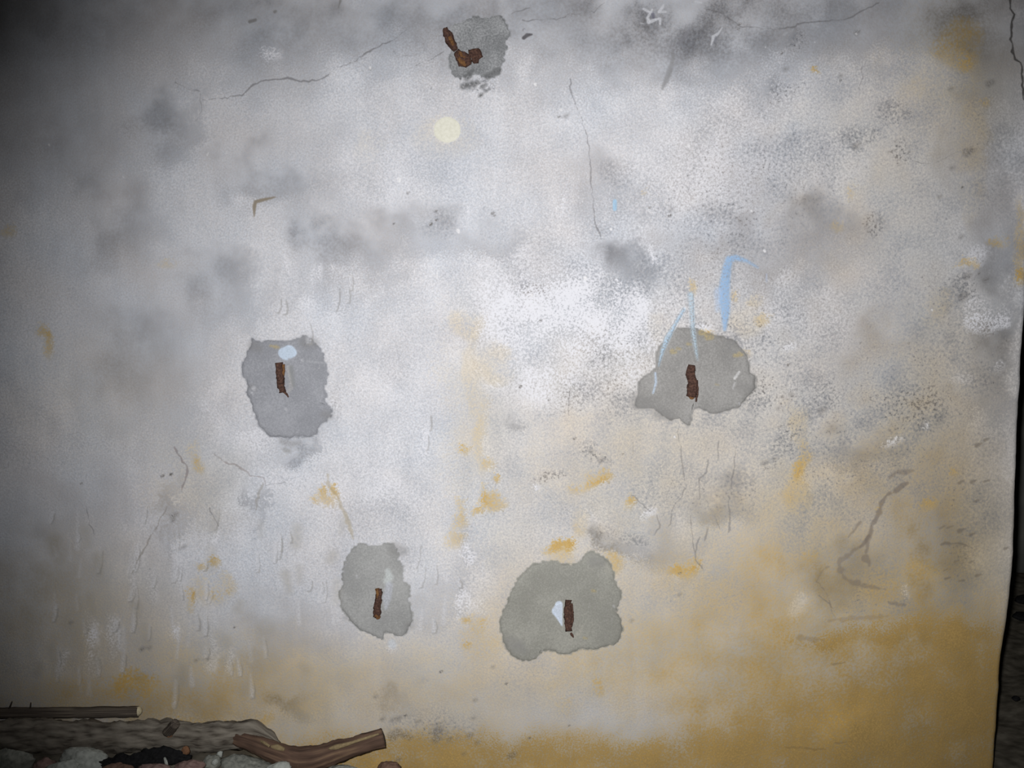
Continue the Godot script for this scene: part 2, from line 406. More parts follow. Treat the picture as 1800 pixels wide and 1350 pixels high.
func paint_lines() -> void:
	var dark := Color8(88, 86, 90)
	crack([[357, 175], [400, 171], [425, 165], [440, 152], [465, 141], [485, 138], [505, 137], [528, 143], [555, 141], [573, 134], [590, 118], [620, 109], [640, 94], [662, 84], [690, 70], [715, 52]], 1.7, 0.55)
	crack([[730, 113], [755, 105], [780, 90]], 1.8, 0.6)
	crack([[690, 90], [695, 96], [712, 97], [730, 96]], 1.4, 0.35)
	crack([[310, 145], [330, 157], [350, 160]], 1.6, 0.4)
	crack([[352, 165], [354, 195], [340, 215]], 1.3, 0.3)
	crack([[900, 23], [930, 13]], 1.4, 0.5)
	crack([[918, 35], [985, 33], [1000, 24], [1045, 20], [1062, 4]], 1.6, 0.6)
	crack([[1003, 138], [1003, 160], [1010, 180], [1020, 205], [1028, 226], [1035, 262], [1037, 300], [1042, 350], [1044, 385], [1055, 415]], 1.5, 0.5)
	crack([[1240, 15], [1270, 25], [1300, 45], [1320, 47], [1360, 52], [1390, 46], [1420, 38], [1490, 32], [1510, 20], [1545, 4]], 1.6, 0.5)
	crack([[1773, -20], [1776, 16], [1782, 24], [1777, 40], [1776, 70], [1782, 95], [1795, 115], [1798, 150], [1799, 175]], 4.0, 0.85, Color8(58, 56, 54))  # deep crack, its inner shade painted in as near-black
	crack([[1513, 115], [1516, 135], [1510, 158]], 1.5, 0.45)
	crack([[1605, 282], [1640, 288], [1690, 262], [1720, 262]], 1.5, 0.4)
	crack([[305, 786], [315, 805], [328, 822], [327, 840], [318, 862]], 3.2, 0.5, Color8(118, 106, 106))
	crack([[375, 795], [390, 812], [410, 815], [425, 822], [440, 837], [462, 838], [466, 850]], 2.8, 0.45, Color8(130, 118, 114))
	crack([[464, 850], [454, 868], [450, 895]], 4.5, 0.4, Color8(140, 134, 124))
	crack([[466, 852], [500, 846]], 1.2, 0.3)
	crack([[574, 836], [577, 855], [592, 872], [606, 905], [620, 946]], 6.0, 0.42, Color8(158, 142, 108))
	crack([[230, 1010], [255, 960], [285, 905], [292, 890]], 2.4, 0.4, Color8(112, 104, 92))
	crack([[368, 892], [376, 912], [384, 924]], 1.5, 0.45)
	crack([[153, 890], [158, 920], [165, 940]], 1.8, 0.4)
	for s in [[[1190, 752], [1196, 785], [1198, 815], [1204, 845]], [[1245, 808], [1242, 830], [1230, 842], [1229, 880]], [[1292, 785], [1290, 820], [1285, 855]], [[1208, 856], [1185, 890], [1174, 925]],
			[[1214, 905], [1217, 945], [1222, 985], [1235, 1000]], [[1245, 925], [1238, 950]], [[1156, 905], [1160, 928], [1150, 940]], [[1180, 845], [1170, 880]], [[1228, 945], [1222, 970]], [[1140, 900], [1125, 880], [1110, 870]],
			[[1255, 905], [1265, 930]], [[1280, 870], [1283, 905], [1280, 935]], [[1112, 770], [1112, 800]], [[1262, 775], [1262, 810]], [[1000, 690], [1000, 735]], [[1440, 1045], [1455, 1060], [1468, 1085]]]:
		crack(s, 2.4, 0.5, Color8(114, 112, 112))
	# root-like grey-brown marks by the right edge
	var mark := Color8(116, 106, 98)
	crack([[1592, 848], [1575, 862], [1558, 870], [1548, 884], [1543, 905], [1534, 925], [1526, 945], [1512, 962]], 8.5, 0.62, mark)
	crack([[1562, 838], [1572, 830], [1605, 826]], 8.0, 0.45, mark)
	crack([[1528, 945], [1522, 975], [1528, 995]], 9.0, 0.5, mark)
	crack([[1512, 918], [1492, 944]], 5.0, 0.5, mark)
	crack([[1512, 958], [1490, 978], [1474, 990], [1484, 1015], [1500, 1025], [1520, 1030], [1556, 1036]], 9.0, 0.42, mark)
	crack([[1458, 995], [1440, 1012], [1436, 1022]], 6.0, 0.4, mark)
	crack([[1436, 1022], [1452, 1040], [1464, 1070]], 3.0, 0.4, mark)
	crack([[1652, 955], [1680, 953], [1702, 960]], 6.0, 0.55, Color8(104, 96, 88))
	crack([[1560, 1058], [1590, 1062]], 6.0, 0.4, mark)
	for s in [[1670, 925], [1690, 930], [1708, 938], [1680, 985], [1708, 985], [1660, 1000], [1715, 880], [1712, 845], [1768, 962], [1690, 845], [1655, 925], [1665, 1015], [1690, 1020], [1720, 1010], [1735, 845], [1722, 780], [1735, 772]]:
		crack([[s[0] - 4, s[1] + 2], [s[0] + 4, s[1] - 1]], 5.5, 0.5, Color8(102, 94, 86))
	# soft horizontal smears low on the right
	crack([[1460, 1090], [1500, 1086], [1560, 1083]], 7.0, 0.3, Color8(136, 114, 84))
	crack([[1400, 1118], [1448, 1126]], 9.0, 0.35, Color8(130, 112, 86))
	crack([[1460, 1168], [1486, 1164]], 4.0, 0.4, Color8(120, 102, 74))
	crack([[1380, 1312], [1450, 1316]], 4.0, 0.4, Color8(122, 102, 70))
	crack([[1470, 1305], [1500, 1303]], 4.0, 0.35, Color8(122, 102, 74))
	# single marks
	stroke([[446, 380], [446, 362], [448, 354], [464, 350], [482, 346]], [3, 7, 6, 5, 1.5], Color8(128, 116, 98), 0.75, 2.0, -70.0)
	stroke([[1212, 48], [1206, 62], [1192, 76]], [5, 8, 5], Color8(132, 132, 138), 0.6, 3.0, -30.0)
	stroke([[1184, 96], [1178, 122], [1170, 142], [1163, 156]], [5, 8, 9, 4], Color8(138, 138, 140), 0.6, 3.0, -30.0)
	stroke([[920, 66], [926, 61], [934, 60]], [5, 6, 2], dark, 0.85, 1.5, -90.0)
	stroke([[438, 37], [448, 34]], [6, 5], Color8(120, 118, 116), 0.7, 2.0, -40.0)
	stroke([[482, 20], [484, 19]], [5, 4], Color8(120, 118, 116), 0.6, 2.0, -40.0)
	stroke([[594, 14], [598, 1]], [2, 5], Color8(120, 118, 116), 0.6, 2.0, -40.0)
	for s in [[1300, 42, 4], [1298, 50, 4], [920, 51, 4], [995, 203, 9], [982, 205, 5], [866, 374, 5], [869, 378, 4], [1142, 364, 5], [1180, 368, 7], [1177, 378, 6], [950, 563, 6], [915, 678, 5], [914, 680, 4], [965, 702, 5], [1598, 603, 4],
			[1568, 605, 3], [1594, 690, 4], [1513, 602, 4], [1597, 267, 4], [1720, 480, 5], [1700, 484, 14], [1693, 519, 16], [1732, 491, 11], [766, 371, 5], [757, 393, 6], [767, 386, 4], [717, 338, 6], [692, 392, 5], [845, 167, 4], [757, 155, 4], [651, 121, 4], [580, 570, 3],
			[1057, 808, 11], [1095, 797, 5], [1040, 793, 7], [1010, 770, 6], [1375, 92, 6], [1382, 120, 9], [1478, 132, 8], [1478, 140, 5], [1505, 255, 12], [1740, 145, 15], [1671, 155, 9], [1706, 88, 7], [1508, 55, 10], [143, 849, 5], [285, 836, 6], [300, 833, 5],
			[1345, 812, 12], [1362, 806, 7], [1385, 640, 6], [1390, 692, 9], [1367, 716, 8], [1445, 720, 14], [1690, 415, 9], [1703, 265, 20], [1674, 294, 9], [1652, 345, 8], [1692, 328, 5], [835, 1230, 7], [1000, 1275, 4], [832, 1262, 7], [890, 1200, 6],
			[700, 1263, 11], [695, 1290, 24], [712, 1292, 14], [768, 1285, 18], [767, 1300, 14], [720, 1297, 10], [690, 1265, 8], [735, 1268, 10], [712, 1258, 6], [826, 1292, 12], [840, 1305, 9], [900, 1327, 16], [672, 1264, 9], [790, 1300, 8], [815, 1325, 8], [700, 1335, 9],
			[930, 1297, 6], [1195, 1045, 7], [1195, 1007, 6], [1110, 1090, 7], [660, 1225, 8], [775, 1180, 5], [867, 1171, 8], [305, 905, 14], [303, 915, 8], [325, 960, 8], [318, 962, 7], [124, 1094, 7], [412, 1102, 4], [250, 1140, 10], [262, 1138, 8], [345, 1160, 8], [365, 1158, 7]]:
		var a: float = 0.3 if s[2] > 6 else 0.55
		stroke([[s[0] - s[2] * 0.2, s[1] + s[2] * 0.15], [s[0] + s[2] * 0.25, s[1] - s[2] * 0.1]], [s[2] * 0.85, s[2] * 0.6], Color8(98, 95, 93), a, 5.0 if s[2] > 6 else 1.6, -50.0, 3.0)
	for s in [[1183, 617, 10], [1192, 612, 6], [1210, 604, 5], [1300, 622, 9], [1292, 624, 6], [1246, 591, 14], [1234, 584, 10], [1043, 1037, 5], [1259, 675, 3], [1028, 1120, 5], [486, 609, 7], [477, 607, 4]]:
		stroke([[s[0] - 2, s[1]], [s[0] + 3, s[1] + 1]], [s[2], s[2] * 0.7], Color8(176, 158, 112), 0.5, 3.0, 0.0, 1.5)
	for s in [[905, 1128, 26], [915, 1140, 20], [445, 680, 10], [1130, 705, 30], [1165, 725, 24], [1310, 680, 20], [720, 1098, 10], [612, 1085, 10], [700, 965, 24], [1050, 985, 22], [545, 600, 24], [450, 608, 18], [575, 728, 14]]:
		stroke([[s[0] - s[2] * 0.3, s[1]], [s[0] + s[2] * 0.3, s[1] + 3]], [s[2], s[2] * 0.7], Color8(128, 127, 126), 0.35, 9.0, 0.0, 1.5)
	for s in [[446, 682, 9], [443, 690, 5], [502, 718, 5], [1078, 1064, 3], [627, 1011, 4], [1298, 708, 4], [531, 632, 4]]:
		stroke([[s[0], s[1]], [s[0] + 1, s[1] + 2]], [s[2], s[2] * 0.7], Color8(196, 197, 202), 0.55, 2.5, 0.0, 1.0)
	stroke([[506, 645], [510, 660], [512, 680], [504, 690]], [5, 6, 7, 4], Color8(176, 174, 172), 0.5, 4.0, 0.0, 1.2)
	stroke([[512, 645], [514, 662], [516, 676]], [8, 7, 5], Color8(128, 130, 128), 0.45, 4.0, 0.0, 1.2)
	stroke([[1000, 1125], [1018, 1112], [1022, 1100]], [4, 5, 3], Color8(172, 168, 158), 0.5, 4.0, 0.0, 1.2)
	stroke([[540, 634], [572, 638]], [3, 2], Color8(170, 172, 176), 0.5, 2.5, 0.0, 1.2)
	# lime runs, each a pale tongue with a thin grey lip
	var dice := RandomNumberGenerator.new()
	dice.seed = 77
	for z in [[90, 880, 470, 1190, 46], [470, 930, 600, 1060, 14], [480, 460, 620, 560, 12], [730, 950, 850, 1090, 10], [300, 880, 430, 1200, 16], [700, 700, 780, 800, 4], [100, 1090, 220, 1200, 10]]:
		for k in z[4]:
			var p := Vector2(dice.randf_range(z[0], z[2]), dice.randf_range(z[1], z[3]))
			var l := dice.randf_range(14.0, 46.0)
			var lean := dice.randf_range(-5.0, 5.0)
			var wd := dice.randf_range(4.0, 11.0)
			stroke([[p.x, p.y], [p.x + lean * 0.5, p.y + l * 0.5], [p.x + lean, p.y + l]], [wd * 0.4, wd * 0.8, wd], Color8(210, 211, 216), dice.randf_range(0.18, 0.5), 5.0, 14.0, 1.6)
			if k % 2 == 0:
				stroke([[p.x + wd * 0.6, p.y + l * 0.2], [p.x + lean * 0.6 + wd * 0.8, p.y + l * 0.7], [p.x + lean + wd * 0.4, p.y + l + wd * 0.4], [p.x + lean - wd * 0.3, p.y + l + wd * 0.5]], [1.2, 2.0, 2.4, 1.2], Color8(136, 134, 130), 0.42, 1.8, -40.0, 1.2)
	# damp brown blotting between the runs
	for k in 34:
		var p := Vector2(dice.randf_range(60, 620), dice.randf_range(900, 1230))
		stroke([[p.x, p.y], [p.x + dice.randf_range(-8, 8), p.y + dice.randf_range(8, 34)]], [dice.randf_range(8, 24), dice.randf_range(6, 18)], Color8(158, 152, 138), dice.randf_range(0.12, 0.32), 12.0, 0.0, 2.0)
	# smears below the repairs
	stroke([[494, 776], [512, 780], [526, 778]], [6, 10, 6], Color8(150, 150, 152), 0.6, 7.0, 0.0, 1.8)
	stroke([[500, 790], [508, 793]], [8, 6], Color8(136, 136, 134), 0.5, 5.0, 0.0, 1.8)
	for s in [[816, 150, 9], [826, 148, 8], [836, 146, 10], [850, 150, 7], [860, 132, 12], [874, 124, 14], [845, 166, 5], [856, 158, 4], [823, 134, 10], [828, 126, 7]]:
		stroke([[s[0] - 3, s[1] + 2], [s[0] + 3, s[1] - 2]], [s[2], s[2] * 0.7], Color8(92, 93, 94), 0.55, 4.0, -30.0, 1.8)
	# chipped flakes near the top edge: pale torn paint round a darker core
	var pale := Color8(206, 208, 214)
	stroke([[1131, 15], [1138, 19], [1146, 22]], [5, 5, 4], pale, 0.85, 1.4, 50.0)
	stroke([[1146, 16], [1138, 30], [1140, 38], [1152, 34]], [4, 6, 8, 5], pale, 0.85, 1.4, 50.0)
	stroke([[1158, 20], [1164, 12], [1166, 8]], [5, 5, 3], pale, 0.85, 1.4, 50.0)
	stroke([[1158, 20], [1170, 20]], [4, 4], pale, 0.75, 1.4, 50.0)
	stroke([[1152, 33], [1160, 32], [1160, 41]], [4, 4, 4], pale, 0.85, 1.4, 50.0)
	stroke([[1126, 40], [1131, 41]], [3, 3], pale, 0.7, 1.4, 30.0)
	stroke([[1147, 24], [1148, 29]], [6, 6], Color8(108, 108, 122), 0.7, 1.6, -60.0)
	stroke([[1269, 48], [1262, 58], [1254, 64], [1250, 78]], [2, 4, 7, 3], pale, 0.8, 1.4, 40.0)
	stroke([[1258, 66], [1256, 74]], [6, 4], Color8(120, 120, 128), 0.5, 2.0, -40.0)
	stroke([[1222, 2], [1232, 4]], [3, 3], pale, 0.6, 1.4, 30.0)
	stroke([[582, 463], [585, 472]], [1.6, 2.6], Color8(224, 224, 226), 0.8, 1.0, 20.0)
	stroke([[768, 478], [768, 487]], [3, 3], Color8(224, 224, 226), 0.8, 1.0, 20.0)
	stroke([[366, 268], [364, 272]], [3, 4], Color8(214, 214, 216), 0.8, 1.0, 20.0)
	for s in [[1637, 544, 4], [1185, 767, 4], [941, 358, 3], [650, 119, 4], [1073, 402, 4], [1505, 58, 3], [1432, 73, 2], [977, 365, 3], [1345, 82, 3], [215, 310, 3], [86, 254, 4], [1320, 370, 4], [1343, 440, 4], [805, 405, 7], [1028, 488, 6], [934, 518, 6], [1210, 255, 6], [700, 315, 8], [985, 192, 4], [940, 147, 5]]:
		stroke([[s[0], s[1]], [s[0] + 1, s[1] + s[2] * 0.4]], [s[2], s[2] * 0.7], Color8(228, 228, 230), 0.8, 1.2, 30.0)
	# paint: the blue stroke, its runs and the dabs on the repairs
	stroke([[1332, 470], [1312, 458], [1292, 452], [1281, 456], [1276, 475], [1273, 505], [1273, 530], [1274, 550], [1273, 578]], [2, 5, 8, 13, 15, 18, 19, 15, 5], Color8(146, 177, 212), 0.82, 4.5, 25.0, 1.3)
	stroke([[1262, 512], [1260, 545]], [14, 6], Color8(160, 185, 220), 0.4, 6.0, 5.0, 0.8)
	stroke([[1202, 543], [1187, 568], [1172, 595], [1164, 615], [1157, 642]], [5, 7, 10, 8, 2], Color8(172, 198, 220), 0.72, 3.5, 25.0, 1.8)
	stroke([[1151, 655], [1152, 672], [1147, 690]], [4, 5, 3], Color8(190, 206, 226), 0.85, 2.0, 25.0, 1.0)
	stroke([[1214, 518], [1216, 545], [1217, 575], [1220, 600], [1223, 618], [1225, 632]], [10, 8, 7, 7, 5, 2], Color8(178, 200, 216), 0.6, 3.5, 25.0, 1.8)
	stroke([[1080, 353], [1080, 367]], [6, 6], Color8(158, 196, 224), 0.75, 1.6, 10.0, 0.5)
	stroke([[1347, 482], [1347, 494]], [5, 5], Color8(176, 192, 222), 0.4, 2.0, 5.0, 0.5)
	stroke([[1298, 653], [1290, 664]], [4, 5], Color8(206, 206, 206), 0.75, 2.0, 20.0, 0.6)
	stroke([[1290, 672], [1287, 682]], [3, 3], Color8(190, 190, 192), 0.6, 2.0, 20.0, 0.6)
	stroke([[499, 620], [508, 618], [514, 619]], [20, 24, 16], Color8(190, 204, 220), 0.95, 2.0, 30.0, 0.15)
	stroke([[500, 614], [498, 628], [504, 630]], [8, 6, 6], Color8(190, 204, 220), 0.95, 2.0, 30.0, 0.15)
	stroke([[982, 1062], [979, 1073], [984, 1088], [987, 1098]], [14, 20, 9, 3], Color8(196, 206, 220), 0.95, 2.0, 30.0, 0.15)
	stroke([[681, 1003], [684, 1014], [680, 1020]], [10, 16, 14], Color8(206, 214, 214), 0.55, 5.0, 10.0, 0.5)
	stroke([[684, 1028], [680, 1050], [678, 1068]], [14, 16, 6], Color8(186, 190, 202), 0.55, 4.0, 10.0, 0.5)
	stroke([[688, 1130], [690, 1134]], [14, 14], Color8(196, 206, 218), 0.5, 5.0, 10.0, 0.5)

# ------------------------------------------------------------------ the cement repairs
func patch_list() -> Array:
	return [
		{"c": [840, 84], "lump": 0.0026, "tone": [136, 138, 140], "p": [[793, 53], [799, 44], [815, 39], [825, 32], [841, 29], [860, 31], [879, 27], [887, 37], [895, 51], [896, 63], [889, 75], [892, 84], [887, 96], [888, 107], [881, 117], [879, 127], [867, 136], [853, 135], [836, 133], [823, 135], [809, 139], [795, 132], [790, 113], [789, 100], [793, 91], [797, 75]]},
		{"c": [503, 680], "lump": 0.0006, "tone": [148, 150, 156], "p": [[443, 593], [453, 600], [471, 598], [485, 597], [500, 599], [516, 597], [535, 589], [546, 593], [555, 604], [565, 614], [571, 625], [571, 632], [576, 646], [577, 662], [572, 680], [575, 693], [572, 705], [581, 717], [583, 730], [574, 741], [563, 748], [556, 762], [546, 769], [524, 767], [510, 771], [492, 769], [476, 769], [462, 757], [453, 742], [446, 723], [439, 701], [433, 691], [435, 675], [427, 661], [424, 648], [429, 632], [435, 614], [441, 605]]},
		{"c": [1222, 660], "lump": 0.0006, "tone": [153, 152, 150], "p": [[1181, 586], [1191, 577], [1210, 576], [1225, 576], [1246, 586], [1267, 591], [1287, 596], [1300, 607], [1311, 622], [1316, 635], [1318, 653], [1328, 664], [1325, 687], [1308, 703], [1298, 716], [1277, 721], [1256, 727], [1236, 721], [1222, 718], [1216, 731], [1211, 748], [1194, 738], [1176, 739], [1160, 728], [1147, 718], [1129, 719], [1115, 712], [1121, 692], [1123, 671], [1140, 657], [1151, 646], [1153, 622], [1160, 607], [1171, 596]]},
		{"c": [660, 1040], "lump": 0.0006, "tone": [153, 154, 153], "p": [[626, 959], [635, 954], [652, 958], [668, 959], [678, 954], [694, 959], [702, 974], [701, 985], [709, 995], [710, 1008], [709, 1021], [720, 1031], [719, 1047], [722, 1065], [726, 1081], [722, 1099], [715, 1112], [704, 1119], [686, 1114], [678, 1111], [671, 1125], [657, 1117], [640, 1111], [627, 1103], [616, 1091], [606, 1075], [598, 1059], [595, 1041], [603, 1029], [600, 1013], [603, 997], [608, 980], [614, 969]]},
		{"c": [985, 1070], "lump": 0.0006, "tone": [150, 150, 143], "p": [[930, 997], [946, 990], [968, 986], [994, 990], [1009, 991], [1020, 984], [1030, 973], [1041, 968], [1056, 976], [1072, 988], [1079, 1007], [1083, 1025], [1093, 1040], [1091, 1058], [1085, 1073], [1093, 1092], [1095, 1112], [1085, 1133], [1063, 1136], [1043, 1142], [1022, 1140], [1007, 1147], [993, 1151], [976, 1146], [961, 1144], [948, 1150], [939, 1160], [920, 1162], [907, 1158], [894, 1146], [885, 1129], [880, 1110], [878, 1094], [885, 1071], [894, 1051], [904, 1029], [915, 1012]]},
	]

func outline(p: Array) -> PackedVector2Array:   # photo pixels, subdivided and slightly ragged
	var out := PackedVector2Array()
	var n := p.size()
	for k in n:
		var q0 := Vector2(p[(k + n - 1) % n][0], p[(k + n - 1) % n][1])
		var q1 := Vector2(p[k][0], p[k][1])
		var q2 := Vector2(p[(k + 1) % n][0], p[(k + 1) % n][1])
		var q3 := Vector2(p[(k + 2) % n][0], p[(k + 2) % n][1])
		for j in 4:
			var q := q1.cubic_interpolate(q2, q0, q3, j * 0.25)
			q += Vector2(jitter.get_noise_2d(q.x * 2.6, q.y * 2.6), jitter.get_noise_2d(q.y * 2.6 + 70.0, q.x * 2.6)) * 3.0
			out.append(q)
	return out

func paint_patch(d: Dictionary) -> void:
	var poly := PackedVector2Array()
	var box := Rect2()
	for q in outline(d.p):
		var t := tex(q.x, q.y)
		box = Rect2(t, Vector2.ZERO) if poly.is_empty() else box.expand(t)
		poly.append(t)
	box = box.grow(18.0)
	var bx := int(box.position.x)
	var by := int(box.position.y)
	var bw := int(box.size.x)
	var bh := int(box.size.y)
	var cov := PackedByteArray()
	cov.resize(bw * bh)
	for y in bh:
		for x in bw:
			var n := 0
			for s in [Vector2(0.25, 0.25), Vector2(0.75, 0.35), Vector2(0.3, 0.75), Vector2(0.7, 0.7)]:
				if Geometry2D.is_point_in_polygon(Vector2(bx + x, by + y) + s, poly):
					n += 1
			cov[y * bw + x] = mini(255, n * 64)
	var im := Image.create_from_data(bw, bh, false, Image.FORMAT_L8, cov)
	var soft := im.duplicate() as Image
	soft.resize(bw / 4, bh / 4, Image.INTERPOLATE_TRILINEAR)
	soft.resize(bw, bh, Image.INTERPOLATE_CUBIC)
	var edge := soft.get_data()
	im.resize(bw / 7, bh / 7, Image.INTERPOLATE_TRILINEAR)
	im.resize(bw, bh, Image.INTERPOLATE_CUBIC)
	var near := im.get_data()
	for y in bh:
		for x in bw:
			var j := y * bw + x
			if edge[j] < 12:
				continue
			var i := (by + y) * TW + bx + x
			var b := int(mottle[i]) - 128
			var c := int(grain[i]) - 128
			# the fill turns darker along its feathered border
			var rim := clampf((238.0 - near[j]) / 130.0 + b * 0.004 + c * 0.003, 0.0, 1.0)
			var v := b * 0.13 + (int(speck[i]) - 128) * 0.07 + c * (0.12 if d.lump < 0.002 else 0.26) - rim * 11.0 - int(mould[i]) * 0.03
			if d.lump > 0.002:
				v += b * 0.12 - (int(mould[i]) * 0.08)
			v -= int(tan_dirt[i]) * 0.05
			var a := clampf((edge[j] - 122.0 + c * 0.7 + b * 0.75 + (int(speck[i]) - 128) * 0.8) / 140.0 + 0.5, 0.0, 0.96)
			var o := i * 3
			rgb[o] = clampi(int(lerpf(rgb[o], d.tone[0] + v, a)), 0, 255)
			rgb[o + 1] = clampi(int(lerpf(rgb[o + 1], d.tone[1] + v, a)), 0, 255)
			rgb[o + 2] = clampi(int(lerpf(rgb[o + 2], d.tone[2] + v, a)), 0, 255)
			height[i] = clampi(int(lerpf(height[i], 120.0 + c * 0.15, a)), 0, 255)

# ------------------------------------------------------------------ materials
func ramp(sd: int, freq: float, octaves: int, colors: Array, size := 256, stretch := 1) -> ImageTexture:
	var n := FastNoiseLite.new()
	n.seed = sd
	n.noise_type = FastNoiseLite.TYPE_SIMPLEX_SMOOTH
	n.frequency = freq
	n.fractal_octaves = octaves
	var im := n.get_seamless_image(size / stretch, size)
	im.convert(Image.FORMAT_L8)
	if stretch > 1:
		im.resize(size, size, Image.INTERPOLATE_CUBIC)
	var src := im.get_data()
	var g := Gradient.new()
	g.offsets = PackedFloat32Array([])
	for k in colors.size():
		g.add_point(float(k) / (colors.size() - 1), colors[k])
	var table := []
	for k in 256:
		table.append(g.sample(k / 255.0))
	var bytes := PackedByteArray()
	bytes.resize(size * size * 3)
	for i in size * size:
		var c: Color = table[src[i]]
		bytes[i * 3] = c.r8
		bytes[i * 3 + 1] = c.g8
		bytes[i * 3 + 2] = c.b8
	return ImageTexture.create_from_image(Image.create_from_data(size, size, false, Image.FORMAT_RGB8, bytes))

func surface(called: String, t: Texture2D, scale: float, roughness := 0.95, bump := 0.1, world := true) -> StandardMaterial3D:
	var m := StandardMaterial3D.new()
	m.resource_name = called
	m.albedo_texture = t
	m.roughness = roughness
	m.metallic_specular = 0.25
	m.uv1_triplanar = true
	m.uv1_world_triplanar = world
	m.uv1_scale = Vector3.ONE * scale
	if bump > 0.0:
		m.heightmap_enabled = true
		m.heightmap_texture = t
		m.heightmap_scale = bump
	M[called] = m
	return m

func along(m: StandardMaterial3D, su: float, sv: float) -> void:   # lay the grain along a stem
	m.uv1_triplanar = false
	m.uv1_scale = Vector3(su, sv, 1.0)

func make_materials() -> void:
	wall_mat = StandardMaterial3D.new()
	wall_mat.resource_name = "stained_plaster"
	wall_mat.albedo_texture = ImageTexture.create_from_image(Image.create_from_data(TW, TH, false, Image.FORMAT_RGB8, rgb))
	wall_mat.heightmap_enabled = true
	wall_mat.heightmap_texture = ImageTexture.create_from_image(Image.create_from_data(TW, TH, false, Image.FORMAT_L8, height))
	wall_mat.heightmap_scale = 0.14
	wall_mat.roughness = 0.93
	wall_mat.metallic_specular = 0.2
	wall_mat.texture_repeat = false
	surface("plaster_end", ramp(31, 0.03, 5, [Color8(120, 112, 100), Color8(168, 160, 148), Color8(190, 186, 178)]), 1.6, 0.95, 0.1)
	surface("far_plaster", ramp(32, 0.02, 5, [Color8(70, 70, 68), Color8(100, 100, 96), Color8(124, 124, 118)]), 0.8, 0.95, 0.3)
	surface("earth", ramp(33, 0.03, 5, [Color8(70, 66, 56), Color8(112, 106, 94), Color8(150, 144, 130)]), 2.2, 1.0, 0.6)
	surface("rust", ramp(34, 0.05, 5, [Color8(40, 30, 27), Color8(68, 50, 44), Color8(88, 66, 58), Color8(120, 88, 68)]), 14.0, 0.95, 0.3, false)
	surface("rust_orange", ramp(35, 0.06, 5, [Color8(74, 50, 38), Color8(112, 80, 52), Color8(150, 114, 74)]), 14.0, 0.95, 0.3, false)
	surface("cream_surface", ramp(36, 0.05, 4, [Color8(208, 207, 192), Color8(218, 217, 203), Color8(226, 225, 212)]), 9.0, 0.9, 0.06)
	along(surface("bark", ramp(37, 0.03, 5, [Color8(62, 56, 50), Color8(104, 98, 89), Color8(126, 120, 110), Color8(142, 136, 124)], 256, 2), 1.0, 0.95, 0.4, false), 1.0, 1.0)
	along(surface("stick_bark", ramp(38, 0.04, 4, [Color8(58, 50, 46), Color8(92, 84, 76), Color8(132, 122, 108)], 256, 8), 1.0, 0.95, 0.2, false), 1.0, 1.0)
	along(surface("bare_wood", ramp(39, 0.03, 5, [Color8(52, 40, 35), Color8(82, 65, 55), Color8(98, 78, 66), Color8(126, 104, 82)], 256, 4), 1.0, 0.9, 0.25, false), 1.0, 1.0)
	surface("split_wood", ramp(40, 0.05, 4, [Color8(112, 98, 76), Color8(136, 120, 90), Color8(156, 140, 110)]), 10.0, 0.9, 0.2, false)
	surface("cut_wood", ramp(41, 0.06, 4, [Color8(150, 138, 112), Color8(206, 196, 164), Color8(226, 218, 190)]), 20.0, 0.9, 0.1, false)
	surface("dark_wood", ramp(42, 0.06, 4, [Color8(48, 42, 40), Color8(74, 66, 60), Color8(92, 82, 74)]), 12.0, 0.95, 0.3, false)
	surface("pale_stone", ramp(43, 0.04, 5, [Color8(128, 132, 126), Color8(166, 170, 164), Color8(190, 194, 186)]), 9.0, 0.95, 0.4, false)
	surface("grey_stone", ramp(44, 0.04, 5, [Color8(98, 100, 94), Color8(138, 140, 132), Color8(166, 166, 156)]), 9.0, 0.95, 0.4, false)
	surface("pink_stone", ramp(45, 0.04, 5, [Color8(104, 84, 80), Color8(136, 112, 106), Color8(160, 138, 130)]), 9.0, 0.95, 0.4, false)
	surface("brown_stone", ramp(46, 0.04, 5, [Color8(80, 62, 54), Color8(112, 88, 76), Color8(132, 108, 94)]), 9.0, 0.95, 0.4, false)
	surface("charcoal", ramp(47, 0.05, 5, [Color8(18, 18, 19), Color8(30, 30, 31), Color8(48, 48, 48)]), 10.0, 0.9, 0.5, false)
	surface("brick_chip", ramp(48, 0.06, 4, [Color8(104, 76, 58), Color8(126, 92, 68), Color8(140, 108, 82)]), 12.0, 0.95, 0.3, false)

# ------------------------------------------------------------------ meshes
func grid_mesh(cols: int, rows: int, points: PackedVector3Array, uvs: PackedVector2Array, closed := false, flip := false, normals := PackedVector3Array()) -> ArrayMesh:
	var st := SurfaceTool.new()
	st.begin(Mesh.PRIMITIVE_TRIANGLES)
	st.set_smooth_group(0)
	for i in points.size():
		if uvs.size(): st.set_uv(uvs[i])
		if normals.size(): st.set_normal(normals[i])
		st.add_vertex(points[i])
	for r in rows - 1:
		for c in (cols if closed else cols - 1):
			var a := r * cols + c
			var b := r * cols + (c + 1) % cols
			var e := a + cols
			var f := b + cols
			if flip:
				for k in [a, e, b, b, e, f]: st.add_index(k)
			else:
				for k in [a, b, e, b, f, e]: st.add_index(k)
	if normals.is_empty(): st.generate_normals()
	return st.commit()

func box_mesh(st: SurfaceTool, lo: Vector3, hi: Vector3) -> void:
	var b := BoxMesh.new()
	b.size = hi - lo
	st.append_from(b, 0, Transform3D(Basis(), (lo + hi) * 0.5))

func slab(lo: Vector3, hi: Vector3) -> ArrayMesh:
	var st := SurfaceTool.new()
	st.begin(Mesh.PRIMITIVE_TRIANGLES)
	box_mesh(st, lo, hi)
	return st.commit()

